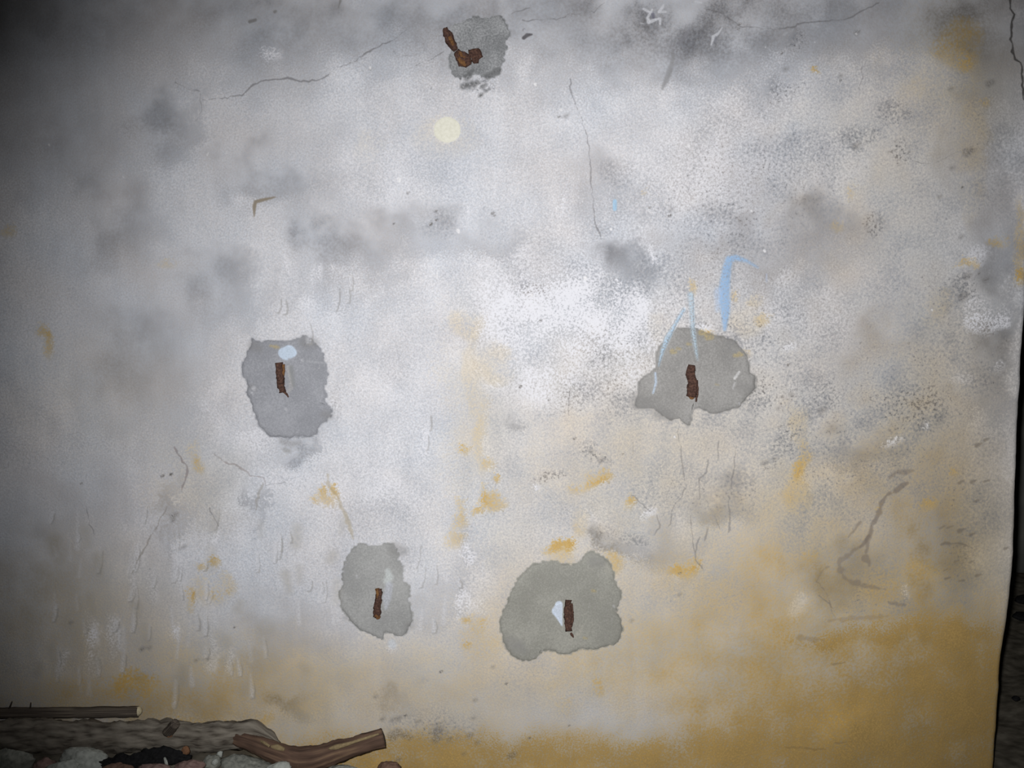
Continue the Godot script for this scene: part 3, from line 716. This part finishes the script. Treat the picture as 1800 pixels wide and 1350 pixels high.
# right edge of the wall, in metres, by height
func wall_edge(y: float) -> float:
	var e := [[1749, 1350], [1757.5, 1233], [1762, 1155], [1770, 1100], [1777, 1050], [1782, 1005], [1784.5, 950], [1787.5, 850], [1791, 790], [1795, 700], [1798.5, 625], [1803, 540], [1812, 400], [1830, 0]]
	var last := wall_at(e[0][0], e[0][1])
	if y <= last.y:
		return last.x + (last.y - y) * 0.02
	for k in range(1, e.size()):
		var p := wall_at(e[k][0], e[k][1])
		if y <= p.y:
			return lerpf(last.x, p.x, (y - last.y) / (p.y - last.y))
		last = p
	return last.x

func build_wall() -> void:
	var wall := Node3D.new()
	wall.name = "wall_back"
	add_child(wall)
	tag(wall, "stained grey plaster wall with cracks, ochre stains and repairs", "", "", "structure")
	taken["wall_back"] = 1
	var cols := 380
	var rows := 300
	var turn := 9          # columns that round the free end
	var pts := PackedVector3Array()
	var uvs := PackedVector2Array()
	for r in rows:
		var y := WY * (1.0 - float(r) / (rows - 1))
		var edge := wall_edge(y) + rough.get_noise_2d(y * 0.7, 9.0) * 0.0015
		for c in cols + turn:
			var p := Vector3()
			if c < cols:
				var x := lerpf(X0, edge - 0.012, float(c) / (cols - 1))
				p = Vector3(x, y, wall_z(x, y))
			else:
				var a := (c - cols + 1.0) / turn * PI * 0.5
				p = Vector3(edge - 0.012 + sin(a) * 0.012, y, wall_z(edge - 0.012, y) - 0.012 * (1.0 - cos(a)))
			pts.append(p)
			uvs.append(wall_uv(p.x - minf(p.z, 0.0) * (1.0 if c >= cols else 0.0), y))
	part("plaster_face", grid_mesh(cols + turn, rows, pts, uvs), wall_mat, wall)
	# the free end and the back
	pts = PackedVector3Array()
	for r in 60:
		var y := WY * (1.0 - r / 59.0)
		var edge := wall_edge(y) + rough.get_noise_2d(y * 0.7, 9.0) * 0.0015
		var z0 := wall_z(edge - 0.012, y) - 0.012
		for q in [Vector3(edge, y, z0), Vector3(edge - 0.002, y, -0.06), Vector3(edge - 0.006, y, -0.12), Vector3(edge - 0.012, y, -0.16), Vector3(X0, y, -0.16)]:
			pts.append(q)
	part("wall_end", grid_mesh(5, 60, pts, PackedVector2Array()), M.plaster_end, wall)

func floor_y(x: float, z: float) -> float:
	var n := rough.get_noise_2d(x * 0.25, z * 0.25) * 0.012 + wave.get_noise_2d(x * 0.8, z * 0.8) * 0.012
	var m := 0.0
	if z > -0.02:
		var side := smoothstep(-0.18, -0.62, x)
		m = 0.105 * side * smoothstep(0.42, 0.08, z) + 0.035 * smoothstep(0.0, -0.3, x) * smoothstep(0.3, 0.1, z)
	return n + m

func build_room() -> void:
	var pts := PackedVector3Array()
	var cols := 96
	var rows := 110
	for r in rows:
		var z := lerpf(-2.1, 3.4, float(r) / (rows - 1))
		for c in cols:
			var x := lerpf(-1.7, 3.2, float(c) / (cols - 1))
			pts.append(Vector3(x, floor_y(x, z), z))
	var f := part("floor", grid_mesh(cols, rows, pts, PackedVector2Array()), M.earth, self)
	tag(f, "bare grey-brown earth floor strewn with rubble", "", "", "structure")
	taken["floor"] = 1
	for d in [["wall_far", Vector3(-1.75, -0.1, -2.0), Vector3(3.3, 2.5, -1.78), "dim grey wall seen past the free end of the plaster wall"],
			["wall_left", Vector3(-1.65, -0.1, -1.78), Vector3(-1.45, 2.5, 3.5), "grey side wall left of the picture"],
			["wall_right", Vector3(3.0, -0.1, -1.78), Vector3(3.3, 2.5, 3.5), "grey side wall right of the picture"],
			["wall_near", Vector3(-1.65, -0.1, 3.3), Vector3(3.3, 2.5, 3.5), "grey wall behind the camera"],
			["ceiling", Vector3(-1.75, 2.5, -2.0), Vector3(3.3, 2.7, 3.5), "grey ceiling slab"]]:
		var o := part(d[0], slab(d[1], d[2]), M.far_plaster, self)
		tag(o, d[3], "", "", "structure")
	var lintel := part("wall_back_top", slab(Vector3(X0, WY - 0.02, -0.155), Vector3(3.0, 2.5, -0.004)), M.far_plaster, self)
	lintel.name = "trim_1"
	tag(lintel, "grey beam above the plaster wall", "", "", "structure")

# a fan of rings inside an outline (photo pixels) that lies on the wall; origin is subtracted
func plate(poly: PackedVector2Array, centre: Vector2, origin: Vector3, proud: float, lump: float, rings := 9) -> ArrayMesh:
	var pts := PackedVector3Array()
	var uvs := PackedVector2Array()
	var normals := PackedVector3Array()
	var n := poly.size()
	for r in rings:
		var t := [1.0, 0.985, 0.955, 0.9, 0.75, 0.55, 0.35, 0.18, 0.02][r] as float
		var up := [-0.0012, proud * 0.45, proud * 0.85, proud, proud, proud, proud, proud, proud][r] as float
		for k in n:
			var q := centre.lerp(poly[k], t)
			var w := wall_at(q.x, q.y)
			var z := wall_z(w.x, w.y) + up
			if r > 1:
				z += (rough.get_noise_2d(w.x * 2.2 + 5.0, w.y * 2.2) * 0.6 + 0.4) * lump
			pts.append(Vector3(w.x, w.y, z) - origin)
			uvs.append(wall_uv(w.x, w.y))
			var slope := Vector3(wall_z(w.x - 0.004, w.y) - wall_z(w.x + 0.004, w.y), wall_z(w.x, w.y - 0.004) - wall_z(w.x, w.y + 0.004), 0.008)
			var swell := Vector2(rough.get_noise_2d(w.x * 2.2 + 5.0, w.y * 2.2) - rough.get_noise_2d(w.x * 2.2 + 5.009, w.y * 2.2), rough.get_noise_2d(w.x * 2.2 + 5.0, w.y * 2.2) - rough.get_noise_2d(w.x * 2.2 + 5.0, w.y * 2.2 + 0.009)) * lump * 1.2
			slope += Vector3(swell.x, swell.y, 0.0)
			var away: Vector2 = (poly[k] - centre).normalized() * [1.4, 0.8, 0.3, 0.0, 0.0, 0.0, 0.0, 0.0, 0.0][r]
			normals.append((slope.normalized() + Vector3(away.x, -away.y, 0.0)).normalized())
	return grid_mesh(n, rings, pts, uvs, true, false, normals)

# a rough bar: centre line in photo pixels with half widths, standing out of the wall
func bar(line: Array, out: float, origin: Vector3, sd: float, depth := 0.006) -> ArrayMesh:
	var pts := PackedVector3Array()
	var around := 14
	var c := Curve2D.new()
	for q in line: c.add_point(Vector2(q[0], q[1]))
	var total := c.get_baked_length()
	var rows := maxi(10, int(total / 3.0))
	for r in rows + 2:
		var f := clampf((r - 1.0) / (rows - 1), 0.0, 1.0)
		var q := c.sample_baked(f * total)
		var near := c.sample_baked(minf(total, f * total + 1.0)) - c.sample_baked(maxf(0.0, f * total - 1.0))
		var side := Vector2(near.y, -near.x).normalized()
		var k := f * (line.size() - 1)
		var i := mini(int(k), line.size() - 2)
		var hw: float = lerpf(line[i][2], line[i + 1][2], k - i)
		if r == 0 or r == rows + 1: hw = 0.02
		for a in around:
			var ang := TAU * a / around
			var cx := signf(cos(ang)) * pow(absf(cos(ang)), 0.55)
			var cz := signf(sin(ang)) * pow(absf(sin(ang)), 0.55)
			var wob := 1.0 + jitter.get_noise_3d(q.x * 1.1 + sd, q.y * 1.1 + cx * 16.0, cz * 22.0 + sd) * 0.55
			var p := q + side * cx * hw * wob
			var w := wall_at(p.x, p.y)
			var z := wall_z(w.x, w.y) + (out * wob if cz > 0.0 else -depth) * absf(cz) * (0.02 if hw < 0.1 else 1.0)
			pts.append(Vector3(w.x, w.y, z) - origin)
	return grid_mesh(around, rows + 2, pts, PackedVector2Array(), true)

func base_of(c: Array) -> Vector3:
	var w := wall_at(c[0], c[1])
	return Vector3(w.x, w.y, wall_z(w.x, w.y))

func dot_outline(cx: float, cy: float, rx: float, ry: float, ragged: float) -> PackedVector2Array:
	var out := PackedVector2Array()
	for k in 40:
		var a := TAU * k / 40.0
		var s := 1.0 + jitter.get_noise_2d(cos(a) * 14.0 + cx, sin(a) * 14.0 + cy) * ragged
		out.append(Vector2(cx + cos(a) * rx * s, cy + sin(a) * ry * s))
	return out

func build_patches() -> void:
	var labels := [
		"small rough grey cement patch at the top edge with crumbled rusty iron",
		"grey cement patch with a pale blue paint dab above a rusty iron stub",
		"grey cement patch under the blue paint runs with a rusty iron stub",
		"narrow upright grey cement patch low on the wall above the bent branch",
		"widest grey cement patch, low on the wall, with a white dab beside its iron stub",
	]
	var k := 0
	for d in patch_list():
		var o := base_of(d.c)
		var t := thing("cement_patch", o, labels[k], "cement patch", "cement repairs round cut iron stubs")
		var fill := part("cement_fill", plate(outline(d.p), Vector2(d.c[0], d.c[1]), o, 0.0013, d.lump), wall_mat, t)
		match k:
			0:
				var bit := part("iron_stub", bar([[783, 51, 4], [786, 60, 7], [792, 72, 8], [798, 84, 7], [802, 90, 4]], 0.010, o, 3.0), M.rust, t, "dark rusty sliver of iron at the patch's edge")
				part("rust_flake", bar([[790, 66, 3], [794, 74, 4], [798, 82, 3]], 0.0125, o, 23.0), M.rust_orange, bit)
				var s := part("iron_stub", bar([[803, 92, 6], [810, 100, 11], [818, 108, 12], [824, 117, 7]], 0.012, o, 19.0), M.rust, t, "flaking lump of rusted iron")
				part("rust_flake", bar([[806, 104, 3], [812, 112, 5], [820, 117, 3]], 0.014, o, 29.0), M.rust_orange, s)
				part("rust_flake", bar([[808, 94, 3], [813, 100, 4], [818, 104, 3]], 0.015, o, 33.0), M.rust_orange, s)
				part("rust_flake", bar([[824, 96, 6], [833, 95, 9], [840, 98, 10], [844, 104, 6]], 0.011, o, 31.0), M.rust, s)
				part("rust_flake", bar([[830, 104, 4], [836, 107, 6], [842, 108, 4]], 0.010, o, 44.0), M.rust, s)
			1:
				var s := part("iron_stub", bar([[491, 637, 6], [493, 655, 6.5], [495, 675, 6.5], [498, 689, 6]], 0.010, o, 5.0), M.rust, t, "dark brown rusted iron stub")
				part("rust_flake", bar([[499, 640, 3], [500, 650, 2.5], [499.5, 660, 2]], 0.006, o, 12.0), M.rust_orange, s)
				part("rust_flake", bar([[500, 688, 2.5], [505, 693, 2], [508, 698, 1]], 0.004, o, 14.0), M.rust, s)
				part("paint_dab", plate(dot_outline(505, 620, 14.5, 12, 0.12), Vector2(505, 620), o, 0.0034, 0.0004), wall_mat, t, "pale blue paint dab")
			2:
				var s := part("iron_stub", bar([[1215, 641, 6], [1213, 655, 8], [1217, 675, 9], [1214, 697, 8]], 0.011, o, 7.0), M.rust, t, "dark rusted iron stub")
				part("rust_flake", bar([[1224, 668, 2.5], [1225, 690, 3], [1223, 706, 1.5]], 0.004, o, 17.0), M.rust, s)
				part("rust_flake", bar([[1211, 694, 3], [1215, 698, 4], [1219, 698, 2]], 0.010, o, 27.0), M.rust_orange, s)
			3:
				var s := part("iron_stub", bar([[667, 1034, 5], [667, 1045, 6], [665, 1060, 6], [664, 1072, 7], [663, 1083, 6]], 0.011, o, 9.0), M.rust, t, "rusted iron stub with an ochre top")
				part("rust_flake", bar([[664, 1033, 3.5], [665, 1041, 3], [664, 1049, 1.5]], 0.012, o, 37.0), M.rust_orange, s)
				part("rust_flake", bar([[660, 1079, 3], [665, 1083, 4], [669, 1082, 2]], 0.013, o, 39.0), M.rust_orange, s)
			4:
				var s := part("iron_stub", bar([[999, 1054, 5.5], [998, 1070, 7], [999, 1090, 7.5], [999, 1107, 6]], 0.012, o, 13.0), M.rust, t, "dark brown rusted iron stub")
				part("rust_flake", bar([[1004, 1060, 2.5], [1006, 1085, 3], [1004, 1100, 2]], 0.007, o, 47.0), M.rust, s)
				part("rust_flake", bar([[1003, 1112, 2.5], [1006, 1116, 2], [1008, 1120, 1]], 0.003, o, 49.0), M.rust, s)
				var dab := PackedVector2Array()
				for q in [[971, 1062], [974, 1060], [978, 1063], [985, 1060], [991, 1055], [990.5, 1075], [990, 1092], [988, 1099], [986, 1096], [982, 1086], [976, 1078], [971, 1070]]:
					dab.append(Vector2(q[0], q[1]))
				part("paint_dab", plate(dab, Vector2(983, 1073), o, 0.0034, 0.0004), wall_mat, t, "white paint dab")
		k += 1

# a ribbon of thick paint on the wall
func ribbon(pts: Array, widths: Array, thick: float) -> ArrayMesh:
	var c := Curve2D.new()
	for q in pts: c.add_point(Vector2(q[0], q[1]))
	var total := c.get_baked_length()
	var rows := int(total / 3.0) + 2
	var out := PackedVector3Array()
	var uvs := PackedVector2Array()
	# the share of the length at which each given point lies
	var marks := []
	for q in pts: marks.append(c.get_closest_offset(Vector2(q[0], q[1])) / total)
	for r in rows:
		var f := float(r) / (rows - 1)
		var q := c.sample_baked(f * total)
		var d := c.sample_baked(minf(total, f * total + 1.0)) - c.sample_baked(maxf(0.0, f * total - 1.0))
		var side := Vector2(d.y, -d.x).normalized()
		var i := 0
		while i < marks.size() - 2 and f > marks[i + 1]: i += 1
		var hw: float = lerpf(widths[i], widths[i + 1], clampf((f - marks[i]) / maxf(marks[i + 1] - marks[i], 0.001), 0.0, 1.0)) * 0.5
		for s in [-1.0, -0.7, 0.0, 0.7, 1.0]:
			var p: Vector2 = q + side * s * hw
			var w := wall_at(p.x, p.y)
			out.append(Vector3(w.x, w.y, wall_z(w.x, w.y) + thick * (1.0 if absf(s) < 0.9 else -0.3)))
			uvs.append(wall_uv(w.x, w.y))
	return grid_mesh(5, rows, out, uvs)

func build_wall_marks() -> void:
	var wall := get_node("wall_back")
	part("paint_stroke", ribbon([[1332, 470], [1312, 458], [1292, 452], [1281, 456], [1276, 475], [1273, 505], [1273, 530], [1274, 550], [1273, 578]], [3, 6, 9, 14, 15, 18, 19, 16, 6], 0.0006), wall_mat, wall, "light blue hooked paint stroke")
	part("paint_run", ribbon([[1202, 543], [1187, 568], [1172, 595], [1164, 615], [1157, 642], [1151, 660], [1152, 672], [1147, 690]], [6, 8, 11, 9, 5, 5, 6, 3], 0.0032), wall_mat, wall, "pale blue paint run bending left over the patch")
	part("paint_run", ribbon([[1214, 518], [1216, 545], [1217, 575], [1220, 600], [1223, 618], [1225, 632]], [12, 9, 8, 8, 6, 2], 0.0032), wall_mat, wall, "pale blue paint run above the iron stub")
	part("paint_run", ribbon([[1080, 353], [1080, 360], [1080, 367]], [6, 6, 6], 0.0006), wall_mat, wall, "short light blue paint tick")
	# a round cream spot built as a raised disc below the top patch
	var o := base_of([786, 228])
	var t := thing("cream_disc", o, "round cream disc on the wall below the top cement patch", "plaster disc")
	var rim := dot_outline(786, 228, 24, 22.5, 0.05)
	part("disc_face", plate(rim, Vector2(786, 228), o, 0.0022, 0.0008), M.cream_surface, t)

# a tube along a spline of [point, radius], with a lumpy skin
func tube(line: Array, origin: Vector3, lump: float, sd: float, around := 22, step := 0.008, knots := []) -> ArrayMesh:
	var c := Curve3D.new()
	c.bake_interval = 0.004
	for k in line.size():
		var a: Vector3 = line[maxi(k - 1, 0)][0]
		var b: Vector3 = line[mini(k + 1, line.size() - 1)][0]
		c.add_point(line[k][0], (a - b) / 6.0, (b - a) / 6.0)
	var total := c.get_baked_length()
	var marks := []
	for q in line: marks.append(c.get_closest_offset(q[0]) / total)
	var rows := int(total / step) + 3
	var pts := PackedVector3Array()
	var uvs := PackedVector2Array()
	var up := Vector3.UP
	for r in rows + 2:
		var f := clampf((r - 1.0) / (rows - 1), 0.0, 1.0)
		var p := c.sample_baked(f * total, true)
		var d := (c.sample_baked(minf(total, f * total + 0.004), true) - c.sample_baked(maxf(0.0, f * total - 0.004), true)).normalized()
		var s := d.cross(up).normalized()
		var n := s.cross(d).normalized()
		var i := 0
		while i < marks.size() - 2 and f > marks[i + 1]: i += 1
		var rad: float = lerpf(line[i][1], line[i + 1][1], smoothstep(0.0, 1.0, (f - marks[i]) / maxf(marks[i + 1] - marks[i], 0.001)))
		if r == 0 or r == rows + 1: rad *= 0.03
		for a in around:
			var g := TAU * a / around
			var dir := s * cos(g) + n * sin(g)
			var w := 1.0 + rough.get_noise_3d(f * total * 1.2 + sd, cos(g) * 0.09, sin(g) * 0.09 + sd) * lump + rough.get_noise_3d(f * total * 0.25 + sd, cos(g) * 0.16, sin(g) * 0.16 - sd) * lump * 0.8
			for q in knots:
				var away: float = (p + dir * rad).distance_to(q[0])
				if away < q[1]: w += (1.0 - away / q[1]) * q[2]
			pts.append(p + dir * rad * w - origin)
			uvs.append(Vector2(f * total * 4.0, absf(2.0 * a / around - 1.0)))
	return grid_mesh(around, rows + 2, pts, uvs, true, true)

func disc(at_point: Vector3, normal: Vector3, radius: float, origin: Vector3, bulge := 0.15) -> ArrayMesh:
	var d := normal.normalized()
	return tube([[at_point - d * 0.004, radius], [at_point, radius * 0.96], [at_point + d * radius * bulge, radius * 0.4]], origin, 0.12, at_point.x * 7.0, 18, 0.003)

func build_wood() -> void:
	var px := 0.00113   # metres to a photo pixel at the foot of the wall
	# the thick bark-covered log
	var z := 0.05
	var line := []
	for q in [[-190, 1300, 31, 0.075], [-60, 1297, 30, 0.075], [60, 1294, 28, 0.075], [160, 1295, 27, 0.075], [250, 1294, 27, 0.075], [340, 1295, 26, 0.075], [400, 1294, 25, 0.075], [440, 1290, 23, 0.075], [468, 1298, 15, 0.075], [490, 1309, 5, 0.075]]:
		line.append([at(q[0], q[1], q[3]), q[2] * px])
	var o: Vector3 = line[3][0] - Vector3(0, 0.03, 0)
	var log_ := thing("broken_bough", o, "thick grey bark-covered bough with a bent bare reddish end, along the wall's foot", "bough")
	part("bark", tube(line, o, 0.30, 2.0, 26, 0.007, [[at(210, 1288, 0.102), 0.03, 0.18], [at(440, 1275, 0.082), 0.025, 0.2]]), M.bark, log_)
	var k0 := at(296, 1287, 0.096)
	var k1 := at(308, 1272, 0.118)
	part("branch_stub", tube([[k0, 10 * px], [k0.lerp(k1, 0.5), 9 * px], [k1, 8 * px]], o, 0.25, 8.0, 14, 0.004), M.stick_bark, log_)
	part("stub_scar", disc(at(297, 1290, 0.103), Vector3(0.0, 0.35, 1.0), 7 * px, o), M.brick_chip, log_, "reddish broken stub end")
	# the bent bare branch
	line = []
	for q in [[392, 1296, 4, 0.086], [432, 1303, 14, 0.098], [480, 1321, 18, 0.1120], [515, 1334, 22, 0.1120], [545, 1335, 23, 0.1120], [580, 1325, 19.5, 0.1070], [625, 1311, 17, 0.1020], [660, 1301, 16.5, 0.0970], [674, 1297, 16.5, 0.0940]]:
		line.append([at(q[0], q[1], q[3]), q[2] * px])
	var br := log_
	part("bare_stem", tube(line, o, 0.20, 31.0, 20, 0.006, [[at(590, 1307, 0.112), 0.02, 0.1]]), M.bare_wood, br, "reddish-brown bare stem bending up to a cut end")
	var lower := [[at(533, 1338, 0.112), 22 * px], [at(530, 1362, 0.117), 20 * px], [at(522, 1400, 0.122), 17 * px]]
	part("fork", tube(lower, o, 0.18, 37.0, 18, 0.006), M.bare_wood, br)
	var split := []
	for q in [[578, 1316, 2.2, 0.1270], [592, 1313, 4.5, 0.1275], [606, 1309, 3.5, 0.1255], [626, 1303, 2.6, 0.1220], [650, 1295, 2.6, 0.1165], [666, 1290, 1.6, 0.1120]]:
		split.append([at(q[0], q[1], q[3]), q[2] * px])
	part("split", tube(split, o, 0.2, 41.0, 10, 0.005), M.split_wood, br, "pale split running along the branch")
	var e: Vector3 = line[-1][0]
	part("cut_end", disc(e, line[-1][0] - line[-2][0], 15 * px, o, 0.12), M.dark_wood, br, "dark weathered cut end")
	part("torn_edge", tube([[at(457, 1302, 0.112), 1.5 * px], [at(465, 1306, 0.124), 2.6 * px], [at(474, 1312, 0.131), 2.2 * px]], o, 0.2, 43.0, 10, 0.004), M.split_wood, br, "pale torn bark edge")
	part("torn_edge", tube([[at(474, 1313, 0.122), 2.5 * px], [at(488, 1314, 0.125), 5.0 * px], [at(500, 1318, 0.126), 3.0 * px]], o, 0.2, 45.0, 10, 0.004), M.split_wood, br)
	# the thin stick
	line = []
	for q in [[-200, 1254, 10.5, 0.024], [-60, 1254, 10.5, 0.024], [60, 1253, 10, 0.024], [160, 1252, 10, 0.024], [243, 1251, 9.5, 0.024]]:
		line.append([at(q[0], q[1], q[3]), q[2] * px])
	o = line[2][0] - Vector3(0, 0.011, 0)
	var stick := thing("stick", o, "thin straight stick with a pale cut end, above the log", "stick")
	part("bark", tube(line, o, 0.16, 51.0, 16, 0.008), M.stick_bark, stick)
	part("cut_end", disc(at(244, 1251, 0.024), Vector3(1.0, -0.12, 0.45), 9 * px, o, 0.5), M.cut_wood, stick, "pale cut end")
	for q in [[16, 1246, 21, 1233], [53, 1246, 54, 1235]]:
		var t0 := at(q[0], q[1], 0.026)
		var t1 := at(q[2], q[3], 0.03)
		part("twig", tube([[t0, 1.6 * px], [t0.lerp(t1, 0.5), 1.3 * px], [t1, 0.8 * px]], o, 0.1, 55.0, 8, 0.003), M.dark_wood, stick)

# a broken stone: a ball cut by random planes and roughened
func stone_mesh(size: Vector3, sd: int, cuts := 7) -> ArrayMesh:
	var r := RandomNumberGenerator.new()
	r.seed = sd
	var planes := []
	for k in cuts:
		planes.append([Vector3(r.randf_range(-1, 1), r.randf_range(-1, 1), r.randf_range(-1, 1)).normalized(), r.randf_range(0.62, 0.88)])
	var cols := 22
	var rows := 14
	var pts := PackedVector3Array()
	for j in rows:
		var t := PI * j / (rows - 1)
		for i in cols:
			var a := TAU * i / cols
			var d := Vector3(sin(t) * cos(a), cos(t), sin(t) * sin(a))
			var len := 1.0
			for p in planes:
				var c: float = d.dot(p[0])
				if c > 0.01: len = minf(len, p[1] / c)
			len *= 1.0 + rough.get_noise_3d(d.x * 0.1 + sd, d.y * 0.1, d.z * 0.1) * 0.22
			pts.append(d * len * size * 0.5)
	return grid_mesh(cols, rows, pts, PackedVector2Array(), true)

func stone(px: float, py: float, z: float, w: float, h: float, dep: float, mat: String, sd: int, turn: float, label: String, called := "rubble_stone", category := "stone", group := "rubble at the foot of the wall") -> void:
	var k := 0.00110
	var p := at(px, py, z)
	var t := MeshInstance3D.new()
	t.name = numbered(called)
	t.mesh = stone_mesh(Vector3(w * k, h * k, dep * k), sd)
	t.material_override = M[mat]
	t.position = p
	t.rotation_degrees = Vector3(0, sd * 37 % 30 - 15, turn)
	add_child(t)
	tag(t, label, category, group)

func build_rubble() -> void:
	stone(18, 1339, 0.145, 90, 50, 50, "grey_stone", 3, -8, "large grey-green stone in the bottom left corner of the picture")
	stone(80, 1350, 0.15, 44, 34, 44, "pink_stone", 4, 12, "brownish stone between the corner stone and the pale oblong stone")
	stone(146, 1334, 0.155, 88, 36, 60, "pale_stone", 5, -4, "pale grey oblong stone lying in front of the log's left half")
	stone(108, 1350, 0.185, 60, 26, 50, "pale_stone", 16, 5, "small pale stone below the oblong stone")
	stone(205, 1353, 0.19, 60, 18, 40, "brown_stone", 17, 3, "small brown stone just under the charred wood's left end")
	stone(270, 1353, 0.19, 66, 18, 40, "pink_stone", 18, -3, "pinkish stone just under the charred wood's middle")
	stone(332, 1352, 0.185, 60, 24, 50, "pink_stone", 6, 4, "pinkish stone under the orange chip")
	stone(372, 1341, 0.13, 34, 30, 34, "grey_stone", 7, 20, "small grey stone left of the big pale stone")
	stone(387, 1325, 0.115, 13, 12, 12, "pale_stone", 8, 10, "tiny white pebble under the log, upper of the two")
	stone(378, 1340, 0.152, 13, 11, 12, "pale_stone", 9, 30, "tiny white pebble under the log, lower of the two")
	stone(436, 1352, 0.12, 118, 50, 80, "grey_stone", 10, -3, "big pale grey stone under the bend of the branch")
	stone(490, 1356, 0.165, 60, 30, 50, "pale_stone", 11, 18, "pale wedge of stone against the bent branch's underside")
	stone(606, 1366, 0.11, 90, 40, 40, "grey_stone", 12, -6, "flat grey stone below the raised end of the branch")
	stone(682, 1352, 0.10, 50, 24, 40, "brown_stone", 13, 4, "dark brown lump right of the flat grey stone")
	stone(327, 1319, 0.15, 16, 15, 14, "brick_chip", 14, 25, "small orange brick chip at the end of the charred wood", "brick_chip", "brick chip", "")
	# charred wood
	var k := 0.00110
	var line := []
	for q in [[176, 1352, 12, 0.16], [215, 1343, 16, 0.16], [250, 1337, 16, 0.16], [285, 1331, 14, 0.16], [310, 1331, 11, 0.155], [335, 1334, 6, 0.155]]:
		line.append([at(q[0], q[1], q[3]), q[2] * k])
	var o: Vector3 = line[2][0] - Vector3(0, 0.018, 0)
	var c := thing("charred_wood", o, "black charred piece of wood among the rubble below the log", "charred wood")
	part("char", tube(line, o, 0.75, 61.0, 20, 0.006), M.charcoal, c)
	part("ash_streak", tube([[at(289, 1332, 0.172), 2.2 * k], [at(292, 1340, 0.177), 2.8 * k], [at(294, 1347, 0.177), 2.0 * k]], o, 0.3, 63.0, 8, 0.004), M.pale_stone, c)
	# beyond the free end of the wall
	var s := 0
	for q in [[1786, 1234, -0.35, 12, 7, 14, "charcoal", "small black stone on the floor beyond the wall's free end"], [1796, 1088, -1.1, 40, 16, 30, "charcoal", "dark stone farther back on the floor beyond the wall"], [1812, 1062, -1.3, 60, 22, 30, "charcoal", "larger dark stone at the foot of the far wall"]]:
		var d := ray(q[0], q[1])
		var f := -CAM_Y / d.y
		var p := Vector3(0, CAM_Y, CAM_Z) + d * f
		var t := MeshInstance3D.new()
		t.name = numbered("floor_stone")
		t.mesh = stone_mesh(Vector3(q[3], q[4], q[5]) * 0.0018, 70 + s)
		t.material_override = M[q[6]]
		t.position = Vector3(p.x, floor_y(p.x, p.z) + q[4] * 0.0006, p.z)
		add_child(t)
		tag(t, q[7], "stone", "stones on the floor beyond the wall")
		s += 1
